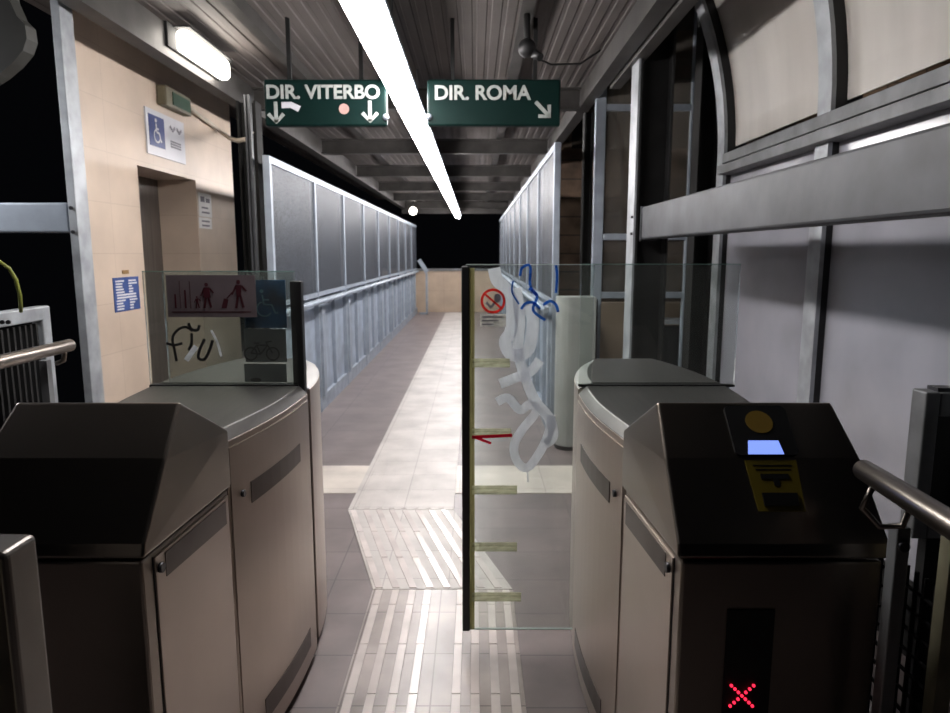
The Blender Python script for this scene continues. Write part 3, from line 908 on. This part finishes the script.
    MB().hexa(ring(YR0, YR1, 10, ur, uro, 1.01), ring(YR0, YR1, 10, ur, uro, 1.034, .05)).build('rear_top', M_steel_top, root, bevel=.003)
    MB().hexa(ring(YR0, YR1, 10, ur, uro, 0, .03), ring(YR0, YR1, 10, ur, uro, .025, .03)).build('rear_plinth', M_black, root)
    # filler under the leaf slot
    MB().box(X(.56), X(1.04), YM1, YR0, .02, 1.0).build('leaf_housing', M_black, root)
    # --- fixed glass screen above
    g0, g1 = (.50, 1.03) if s < 0 else (.50, 1.055)
    zt = 1.437 if s < 0 else 1.462
    gy = LEAF_Y - .015
    g = MB().box(X(g0), X(g1), gy, gy + .010, 1.034, zt).build('fixed_glass', M_glass, root)
    MB().box(X(g0), X(g1), gy, gy + .010, zt, zt + .003).build('glass_edge', M_glass_e, g)
    MB().box(X(g0), X(g1), gy - .006, gy + .016, 1.030, 1.038).build('glass_channel', M_black, g)
    return root, hood, g, X

gl, hood_l, fixg_l, XL = gate(-1, 'stainless ticket gate on the left of the passage, with pictogram stickers on its glass')
gr, hood_r, fixg_r, XR = gate(1, 'stainless ticket gate on the right of the passage, with lit blue reader screen')

# sliding leaves (part of their gates)
GY = LEAF_Y + .004
def GP(px, py, y=GY): return P(px, py, Y=y)
# right leaf, closed
a = GP(466, 266); b2 = GP(468, 629)
xl0 = a.x; xl1 = .42; zb0 = b2.z; zt0 = GP(470, 265).z
leaf = MB().box(xl0, xl1, GY, GY + .010, zb0, zt0).build('sliding_leaf', M_glass, gr)
MB().box(xl0, xl1, GY, GY + .010, zt0, zt0 + .003).box(xl0, xl1, GY, GY + .010, zb0 - .003, zb0).build('glass_edge', mat('bright_glass_edge', (.6, .68, .66), .2, spec=.8), leaf)
MB().box(xl0 - .016, xl0 + .012, GY - .012, GY + .022, zb0 - .003, zt0 - .004).build('edge_buffer', M_black, leaf, bevel=.004)
MB().box(xl0 + .012, xl0 + .030, GY - .002, GY - .0005, zb0, zt0 - .01).build('edge_seal', M_tape_y, leaf)
yb = GY - .0025
for py, pw in ((363, 510), (433, 511), (490, 517), (547, 517), (597, 521)):
    q0 = GP(472, py - 4.5, yb); q1 = GP(pw, py + 4.5, yb)
    lab(MB().box(q0.x, q1.x, yb, yb + .0015, q1.z, q0.z).build('tape_strip', M_tape, leaf), 'olive strip of old tape')
m = MB()
m.ribbon([(GP(472, 437).x, GP(472, 437).z), (GP(512, 435).x, GP(512, 435).z)], .012, GY - .0045, .0012)
m.ribbon([(GP(472, 436).x, GP(472, 436).z), (GP(491, 443).x, GP(491, 443).z)], .009, GY - .0045, .0012)
lab(m.build('marker_scrawl', M_pink, leaf), 'crimson marker lines')
# round prohibition sticker
q = GP(493, 301)
st = MB().disc((q.x, q.z), .044, .044, yb, .001, 32, hole=.80).build('prohibition_sticker', M_red, leaf)
merge(st, MB().ribbon([(q.x - .030, q.z + .026), (q.x + .030, q.z - .026)], .007, yb, .001).build('prohibition_bar', M_red, st))
merge(st, MB().disc((q.x + .016, q.z + .010), .012, .016, yb + .0005, .001).ribbon([(q.x - .024, q.z - .004), (q.x - .008, q.z - .022), (q.x + .008, q.z - .004)], .010, yb + .0005, .001).build('pictogram', M_ink, st))
q0 = GP(480, 314, yb); q1 = GP(506, 327, yb)
st = MB().box(q0.x, q1.x, yb, yb + .001, q1.z, q0.z).build('text_label', glass_mat('pale_label', (.9, .9, .88), haze=.6, gloss=.002, haze_col=(.7, .68, .65), back=True), leaf)
m = MB()
for k, wd_ in enumerate((.8, .65, .45)):
    zz = q0.z - .010 - k * .013
    m.box(q0.x + .006, q0.x + .006 + (q1.x - q0.x) * wd_, yb - .0008, yb, zz - .003, zz + .002)
merge(st, m.build('print', M_ink, st))
# white spray paint and blue marker
m = MB(); yg = GY + .0105
def stroke(pts, wd_, y=None, sub=5):
    y = yg if y is None else y
    pp = [(GP(x, z, y).x, GP(x, z, y).z) for x, z in pts]
    m.ribbon(pp, wd_, y, .001, sub)
stroke([(494, 268), (497, 280), (505, 288), (512, 300), (511, 330), (505, 342), (512, 355), (528, 350), (533, 320), (527, 306)], .044)
stroke([(516, 288), (520, 320), (518, 350), (526, 380), (536, 402), (549, 418), (553, 436), (545, 444)], .038, yg + .0015)
stroke([(497, 402), (508, 398), (520, 410), (530, 404), (536, 412), (522, 430), (514, 446), (517, 461), (527, 468), (540, 452), (549, 432), (551, 415)], .032, yg + .003)
stroke([(500, 384), (515, 378), (530, 372), (540, 360)], .036, yg + .0045)
stroke([(527, 465), (528, 482)], .006, yg + .0060, 1)
lab(m.build('spray_tag', M_spray, leaf), 'translucent white spray paint scrawl')
m = MB()
ym = GY - .0065
def bs(pts, wd_=.008, k=0): stroke_pts = [(GP(x, z, ym).x, GP(x, z, ym).z) for x, z in pts]; m.ribbon(stroke_pts, wd_, ym - k * .0015, .0012, 5)
bs([(520, 276), (522, 268), (530, 266), (530, 284), (534, 292), (537, 296)], .009, 0)
bs([(556, 265), (557, 276), (556, 293)], .009, 1)
bs([(521, 309), (526, 303), (534, 303), (540, 309)], .009, 2)
bs([(543, 305), (550, 301), (556, 305), (558, 312)], .010, 3)
bs([(529, 288), (537, 296), (533, 310), (545, 320)], .010, 4)
bs([(513, 281), (512, 292), (519, 304)], .006, 5)
lab(m.build('marker_tag', M_bluem, leaf), 'blue marker scrawl')

# left leaf, slid back into its gate
gx = P(293, 285, Y=GY).x; gx2 = P(305, 285, Y=GY).x
leaf2 = MB().box(-1.10, gx, GY, GY + .010, 1.036, 1.44).build('sliding_leaf', M_glass, gl)
xe = -0.632
MB().box(xe - .018, xe + .022, GY - .014, GY + .024, .085, P(300, 281, Y=GY).z).build('edge_buffer', M_black, leaf2, bevel=.004)
# stickers behind the left glass
y2 = LEAF_Y - .020
def LP(px, py, y=y2): return P(px, py, Y=y)
def stick_person(m, cx, zb_, h, y, skirt=False, lean=0):
    hh = h
    m.disc((cx, zb_ + hh * .93), hh * .075, hh * .075, y, .001, 14)
    m.prism([(cx - hh * .11, zb_ + hh * .82), (cx + hh * .11, zb_ + hh * .82), (cx + hh * (.15 if skirt else .08), zb_ + hh * .42), (cx - hh * (.15 if skirt else .08), zb_ + hh * .42)], 'y', y, y + .001)
    m.ribbon([(cx - hh * .04, zb_ + hh * .44), (cx - hh * .12, zb_)], hh * .085, y + .0012, .001)
    m.ribbon([(cx + hh * .04, zb_ + hh * .44), (cx + hh * .14, zb_ + hh * .02)], hh * .085, y + .0024, .001)
    m.ribbon([(cx - hh * .10, zb_ + hh * .79), (cx - hh * .26, zb_ + hh * .48)], hh * .065, y + .0036, .001)
    m.ribbon([(cx + hh * .10, zb_ + hh * .79), (cx + hh * .26, zb_ + hh * .60)], hh * .065, y + .0036, .001)
q0 = LP(166, 275); q1 = LP(257, 317)
pl = MB().box(q0.x, q1.x, y2 - .004, y2 + .001, q1.z, q0.z).build('pictogram_plaque', M_plaque, fixg_l)
lab(pl, 'grey plaque with maroon passenger pictograms')
m = MB(); yp = y2 - .0092
zb_ = LP(200, 308).z
for px, pyt in ((176, 294), (186, 290)):
    x_ = LP(px, 300).x; m.box(x_ - .003, x_ + .003, yp + .004, yp + .0052, zb_, LP(px, pyt).z)
stick_person(m, LP(198, 300).x, zb_, .042, yp)
stick_person(m, LP(208, 300).x, zb_, .088, yp, True)
stick_person(m, LP(240, 300).x, zb_, .098, yp)
x_ = LP(225, 300).x
m.prism([(x_ - .012, zb_), (x_ + .006, zb_), (x_ + .014, zb_ + .030), (x_ - .002, zb_ + .034)], 'y', yp + .004, yp + .0052)
m.ribbon([(x_ + .008, zb_ + .033), (LP(233, 300).x, zb_ + .055)], .004, yp + .004, .001)
m.box(LP(172, 300).x, LP(251, 300).x, yp + .004, yp + .0052, LP(172, 312).z - .001, LP(172, 312).z + .002)
merge(pl, m.build('pictograms', M_maroon, pl))
m = MB()
for px in (181, 191): 
    x_ = LP(px, 300).x; m.box(x_ - .002, x_ + .002, yp + .004, yp + .0052, zb_, LP(px, 281).z)
merge(pl, m.build('gate_symbol', mat('faded_maroon', (.10, .06, .065), .5), pl))
q0 = LP(243, 280, GY - .004); q1 = LP(287, 328, GY - .004)
ys_ = GY - .0035
bl = MB().box(q0.x, q1.x, ys_, ys_ + .002, q1.z, q0.z).build('wheelchair_sticker', M_sky, leaf2)
m = MB()
cx, cz = LP(266, 302, ys_).x, LP(266, 306, ys_).z
def rb(pts, wd_, k=0): m.ribbon([(cx + p_[0], cz + p_[1]) for p_ in pts], wd_, ys_ - .0015 - k * .001, .001)
rb([(-.012, .040), (-.008, .006), (.020, .004), (.032, -.026), (.042, -.022)], .006)
rb([(-.010, .022), (.012, .022)], .005, 1)
rb([(-.006 + .026 * math.cos(k), -.010 + .026 * math.sin(k)) for k in [math.radians(d) for d in range(110, 350, 20)]], .005, 2)
m.disc((cx - .014, cz + .052), .007, .007, ys_ - .0015, .001, 12)
merge(bl, m.build('wheelchair_symbol', mat('pale_blue_print', (.10, .26, .36), .5), bl))
q0 = LP(244, 329, ys_); q1 = LP(287, 362, ys_)
bk = MB().box(q0.x, q1.x, ys_, ys_ + .002, q1.z, q0.z).build('bicycle_sticker', M_bike, leaf2)
m = MB(); yk = ys_ - .0015
for px in (251, 273):
    c = LP(px, 356, ys_); m.disc((c.x, c.z + .008), .025, .025, yk, .001, 24, hole=.78)
A_ = {k: LP(px, py, ys_) for k, (px, py) in dict(r=(251, 353), f=(273, 353), b=(261, 354), s=(257, 345), h=(268, 345), g=(266, 342), g2=(272, 341), st=(254, 343), st2=(260, 343)).items()}
for k, (u_, v_) in enumerate((('r', 'b'), ('b', 'h'), ('s', 'h'), ('s', 'r'), ('s', 'b'), ('h', 'f'), ('h', 'g'), ('g', 'g2'), ('st', 'st2'))):
    m.ribbon([(A_[u_].x, A_[u_].z), (A_[v_].x, A_[v_].z)], .005, yk - .0012 - .0011 * (k % 3), .001)
merge(bk, m.build('bicycle_symbol', M_inkb, bk))
q0 = LP(244, 364, ys_); q1 = LP(287, 382, ys_)
lo = MB().box(q0.x, q1.x, ys_, ys_ + .002, q1.z, q0.z).build('lower_sticker', M_bike, leaf2)
m = MB(); c = LP(256, 381, ys_)
merge(lo, m.disc((c.x, c.z + .004), .02, .008, yk, .001, 14).build('print', M_inkb, lo))
# frosted sheet behind lower part and black marker scrawl
m = MB()
def bk_(pts, wd_=.011, k=0): m.ribbon([(LP(x, z).x, LP(x, z).z) for x, z in pts], wd_, y2 - .004 - k * .0012, .001, 5)
bk_([(177, 361), (175, 350), (173, 338), (178, 330), (186, 327), (193, 331)], .009, 0)
bk_([(167, 343), (175, 345), (183, 343)], .009, 1)
bk_([(192, 333), (192, 343), (189, 350)], .009, 0)
bk_([(189, 323), (192, 329), (198, 330), (200, 325)], .010, 1)
bk_([(205, 339), (200, 350), (199, 358), (205, 359), (210, 350), (213, 340)], .010, 0)
lab(m.build('marker_tag', M_inkb, fixg_l), 'black marker scrawl')
m = MB()
bk_([(187, 360), (197, 346)], .018, 3)
bk_([(212, 330), (218, 342), (222, 356)], .008, 3)
lab(m.build('spray_tag', M_spray, fixg_l), 'pale grey paint scrawl')

# ---- right gate: reader, screen, ticket slot, LED display
def slope_pt(u, v, lower=False, out=0.0):
    """a point on the hood's front: u from -X side to +X side, v upwards"""
    p0, p1 = ((YF - .004, .915), (1.43, 1.06)) if lower else ((1.43, 1.06), (1.535, 1.162))
    ny, nz = -(p1[1] - p0[1]), (p1[0] - p0[0])
    l = math.hypot(ny, nz); ny /= l; nz /= l
    return (u, p0[0] + (p1[0] - p0[0]) * v + ny * out, p0[1] + (p1[1] - p0[1]) * v + nz * out)
def on_slope(outl, lower, o0, o1):
    return MB().hexa([slope_pt(u, v, lower, o0) for u, v in outl], [slope_pt(u, v, lower, o1) for u, v in outl])
def rr(u0, u1, v0, v1, r, asp=.147, n=5):
    pts = []
    ru = r; rv = r / asp
    for cx_, cy_, a0 in ((u1 - ru, v1 - rv, 0), (u0 + ru, v1 - rv, 90), (u0 + ru, v0 + rv, 180), (u1 - ru, v0 + rv, 270)):
        for k in range(n + 1):
            a_ = math.radians(a0 + 90 * k / n); pts.append((cx_ + ru * math.cos(a_), cy_ + rv * math.sin(a_)))
    return pts
rd = on_slope(rr(.568, .706, .03, .90, .012), False, .0, .006).build('card_reader', M_black, gr)
on_slope([(.638 + .030 * math.cos(2 * PI * k / 24), .60 + .20 * math.sin(2 * PI * k / 24)) for k in range(24)], False, .006, .0075).build('card_target', M_gold, rd)
on_slope([(.594, .04), (.672, .04), (.668, .27), (.602, .27)], False, .006, .0075).build('lit_screen', M_glow, rd)
ys1 = on_slope([(.592, .36), (.690, .36), (.697, .97), (.585, .97)], True, .0, .002).build('ticket_slot_surround', M_yellow, gr)
on_slope([(.606, .42), (.678, .42), (.680, .57), (.606, .57)], True, .002, .006).build('ticket_slot', M_black, ys1)
m = MB()
def add_sl(mb, outl, o0, o1): mb.hexa([slope_pt(u, v, True, o0) for u, v in outl], [slope_pt(u, v, True, o1) for u, v in outl])
add_sl(m, [(.612, .74), (.672, .74), (.672, .80), (.612, .80)], .002, .0035)
add_sl(m, [(.637, .66), (.649, .66), (.649, .74), (.637, .74)], .002, .0035)
m.build('ticket_symbol', M_inkb, ys1)
m = MB()
add_sl(m, [(.60, .90), (.684, .90), (.684, .91), (.60, .91)], .002, .003); add_sl(m, [(.604, .85), (.68, .85), (.68, .86), (.604, .86)], .002, .003)
m.build('print', M_inkb, ys1)
q0 = P(728, 610, Y=YF - .003); q1 = P(767, 725, Y=YF - .003)
dp = MB().box(q0.x, q1.x, YF - .004, YF + .002, q1.z, q0.z).build('status_display', M_black, gr)
m = MB(); c = P(742, 696, Y=YF - .006)
for k in range(-3, 4):
    for sg in (1, -1):
        if k == 0 and sg < 0: continue
        x_ = c.x + k * .0078; z_ = c.z + sg * k * .0078
        m.disc((x_, z_), .0031, .0031, YF - .007, .003, 10)
lab(m.build('red_cross', M_ledred, dp), 'red cross made of small lights')

# ---------------------------------------------------------------- pale cabinet beyond the right gate
t = thing('grey_cabinet', 'tall pale grey rounded cabinet standing behind the right glass leaf', 'cabinet', (.78, 5.15, 0))
ya, yb_ = 5.06, 5.24
xa = P(556, 297, Y=yb_).x; xb = P(597, 297, Y=ya).x
ring_ = [(xb, ya), (xa + .10, ya)] + [(xa + .10 - .10 * math.sin(math.radians(a_)), ya + .10 - .10 * math.cos(math.radians(a_))) for a_ in range(15, 90, 15)] + [(xa, ya + .10), (xa, yb_), (xb, yb_)]
zt = P(575, 297, Y=ya).z
MB().hexa([(x_, y_, .03) for x_, y_ in ring_], [(x_, y_, zt) for x_, y_ in ring_]).build('body', M_cab, t, bevel=.006)
MB().hexa([(x_ , y_, 0) for x_, y_ in ring_], [(x_, y_, .03) for x_, y_ in ring_]).build('foot', M_black, t)
MB().box(xb + .003, xb + .012, ya + .02, yb_ - .02, .05, zt - .02).build('edge_strip', M_dark, t)

# ---------------------------------------------------------------- handrails near the viewer
t = thing('handrail', 'thick round steel handrail starting at the right gate, nearest the viewer', 'handrail', (.9, 1.2, .98))
p0 = P(864, 470, Y=1.28); p1 = P(950, 524, Y=.95)
d_ = (p1 - p0).normalized(); pe = p0 + d_ * 1.3
MB().tube([p0 - d_ * .012, p0 - d_ * .006, p0, pe], [.010, .017, .0205, .0205], 20).build('rail', M_steel, t)
q = p0 + d_ * .05
MB().tube([q + Vector((0, 0, -.02)), q + Vector((-.005, .02, -.07)), q + Vector((.02, 0, -.10)), q + Vector((.05, -.02, -.09)), q + Vector((.06, -.03, -.03))], .006, 8).build('hook', M_steel, t)
pp = P(898, 540, Y=1.235)
MB().box(pp.x - .012, pp.x + .015, 1.22, 1.25, 0, pp.z + .03).build('bracket_post', M_galv_d, t, bevel=.003)
MB().tube([(pp.x, 1.222, pp.z - .005), (pp.x, 1.212, pp.z - .005)], .010, 10).build('bolt', M_bolt, t)

t = thing('handrail', 'round steel handrail end in front of the dark slatted gate on the far left', 'handrail', (-1.62, 2.5, 1.12))
p0 = P(70, 345, Y=2.62); p1 = P(0, 362, Y=2.25)
d_ = (p1 - p0).normalized()
MB().tube([p0 - d_ * .012, p0 - d_ * .006, p0, p0 + d_ * 1.4], [.010, .019, .024, .024], 18).build('rail', M_steel, t)
q = p0 + d_ * .03
MB().tube([q, q + Vector((-.01, 0, -.055)), q + Vector((-.05, 0.02, -.07))], .009, 8).build('bracket', M_steel, t)
MB().box(q.x - .12, q.x - .09, q.y + .02, q.y + .05, 0, q.z - .06).build('post', M_galv_d, t)

# dark slatted gate on the far left
A0 = P(-60, 332, Y=2.35); A1 = P(40, 306, Y=3.0)
zt = A1.z
A0.z = zt
t = thing('slatted_gate', 'black slatted gate in a galvanised frame on the far left', 'gate', (A1.x, A1.y, 0))
dv = (A1 - A0); dv.z = 0
def along(k, z): return Vector((A0.x + dv.x * k, A0.y + dv.y * k, z))
MB().bar(along(1.0, 0), along(1.0, zt), .05, .06, (0, 1, 0)).build('end_post', M_galv, t, bevel=.006)
MB().bar(along(0, 0), along(0, zt), .05, .05, (0, 1, 0)).build('end_post', M_galv, t)
MB().bar(along(0, zt - .03), along(.97, zt - .03), .05, .06).build('top_rail', M_galv, t, bevel=.006)
for k in range(14):
    u_ = .05 + k * .065
    MB().bar(along(u_, .1), along(u_, zt - .07), .03, .012, (0, 1, 0)).build('slat', M_dark, t)
MB().bar(along(0, .1), along(.97, .1), .04, .04).build('bottom_rail', M_galv, t)
for px in (3, 9):
    q = P(px, 322, Y=2.50)
    MB().tube([q, q + Vector((.004, -.012, 0))], .008, 8).build('bolt', M_bolt, t)
pts = [P(-14, 262, Y=2.6), P(0, 262, Y=2.6), P(9, 268, Y=2.62), P(16, 280, Y=2.65), P(20, 295, Y=2.68), P(21, 312, Y=2.7)]
tag(MB().tube(pts, .007, 8).build('cable', M_cable), 'yellow green cable arching up from the slatted gate on the left', 'cable')

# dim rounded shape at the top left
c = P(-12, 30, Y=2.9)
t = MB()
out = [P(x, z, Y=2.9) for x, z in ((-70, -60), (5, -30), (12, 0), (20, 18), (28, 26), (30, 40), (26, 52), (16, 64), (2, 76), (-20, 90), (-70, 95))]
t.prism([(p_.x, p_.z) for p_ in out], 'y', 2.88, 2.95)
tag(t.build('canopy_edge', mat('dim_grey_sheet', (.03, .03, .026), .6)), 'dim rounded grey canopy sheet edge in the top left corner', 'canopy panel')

# near left post with pale sticker
p0 = P(38, 532, Y=1.05)
t = thing('gate_post', 'near steel post with rounded top at the lower left corner', 'post', (p0.x, .95, 0))
MB().box(p0.x - .20, p0.x, .97, 1.05, 0, p0.z).build('body', mat('dull_brown_steel', (.20, .185, .17), .38, .8, .1, 4), t, bevel=.012, seg=4)
q = P(2, 560, Y=.97)
m = MB().box(p0.x - .20, p0.x - .006, .966, .97, q.z - .9, q.z)
m.build('cream_panel', mat('cream_plate', (.20, .175, .115), .5), t)

# grey steel box at the right edge
p0 = P(912, 388, Y=2.08)
t = thing('steel_box', 'galvanised steel box with a dark opening at the right edge', 'box', (p0.x, 2.04, .75))
xr_ = p0.x + .19; zb_ = .62; zt = p0.z
MB().box(p0.x, p0.x + .045, 2.01, 2.08, zb_, zt).box(p0.x + .045, xr_, 2.01, 2.08, zt - .075, zt).box(p0.x + .045, xr_, 2.01, 2.08, zb_, zb_ + .05).box(xr_ - .045, xr_, 2.01, 2.08, zb_ + .05, zt - .075).build('casing', M_galv_d, t, bevel=.005)
MB().box(p0.x + .045, xr_ - .045, 2.05, 2.075, zb_ + .05, zt - .075).build('back_plate', M_black, t)
MB().box(p0.x + .04, p0.x + .10, 2.02, 2.07, zt + .0, zt + .012).build('top_catch', M_bolt, t)
MB().box(p0.x + .06, p0.x + .12, 2.03, 2.07, 0, zb_).box(xr_ - .06, xr_ - .01, 2.03, 2.07, 0, zb_).build('stand', M_dark, t)
# worn post and dark mesh at the lower right
p0 = P(943, 590, Y=1.22)
t = thing('worn_fence', 'dark mesh fence with a worn cream post at the lower right edge', 'fence', (p0.x, 1.22, 0))
MB().box(p0.x - .008, p0.x + .022, 1.20, 1.23, 0, P(943, 520, Y=1.22).z).build('post', M_rust, t)
m = MB()
for k in range(16):
    m.box(p0.x, p0.x + .008, 1.24 + k * .03, 1.244 + k * .03, 0.02, .86)
for k in range(18):
    m.box(p0.x, p0.x + .008, 1.24, 1.70, .05 + k * .045, .054 + k * .045)
m.build('mesh', M_dark, t)
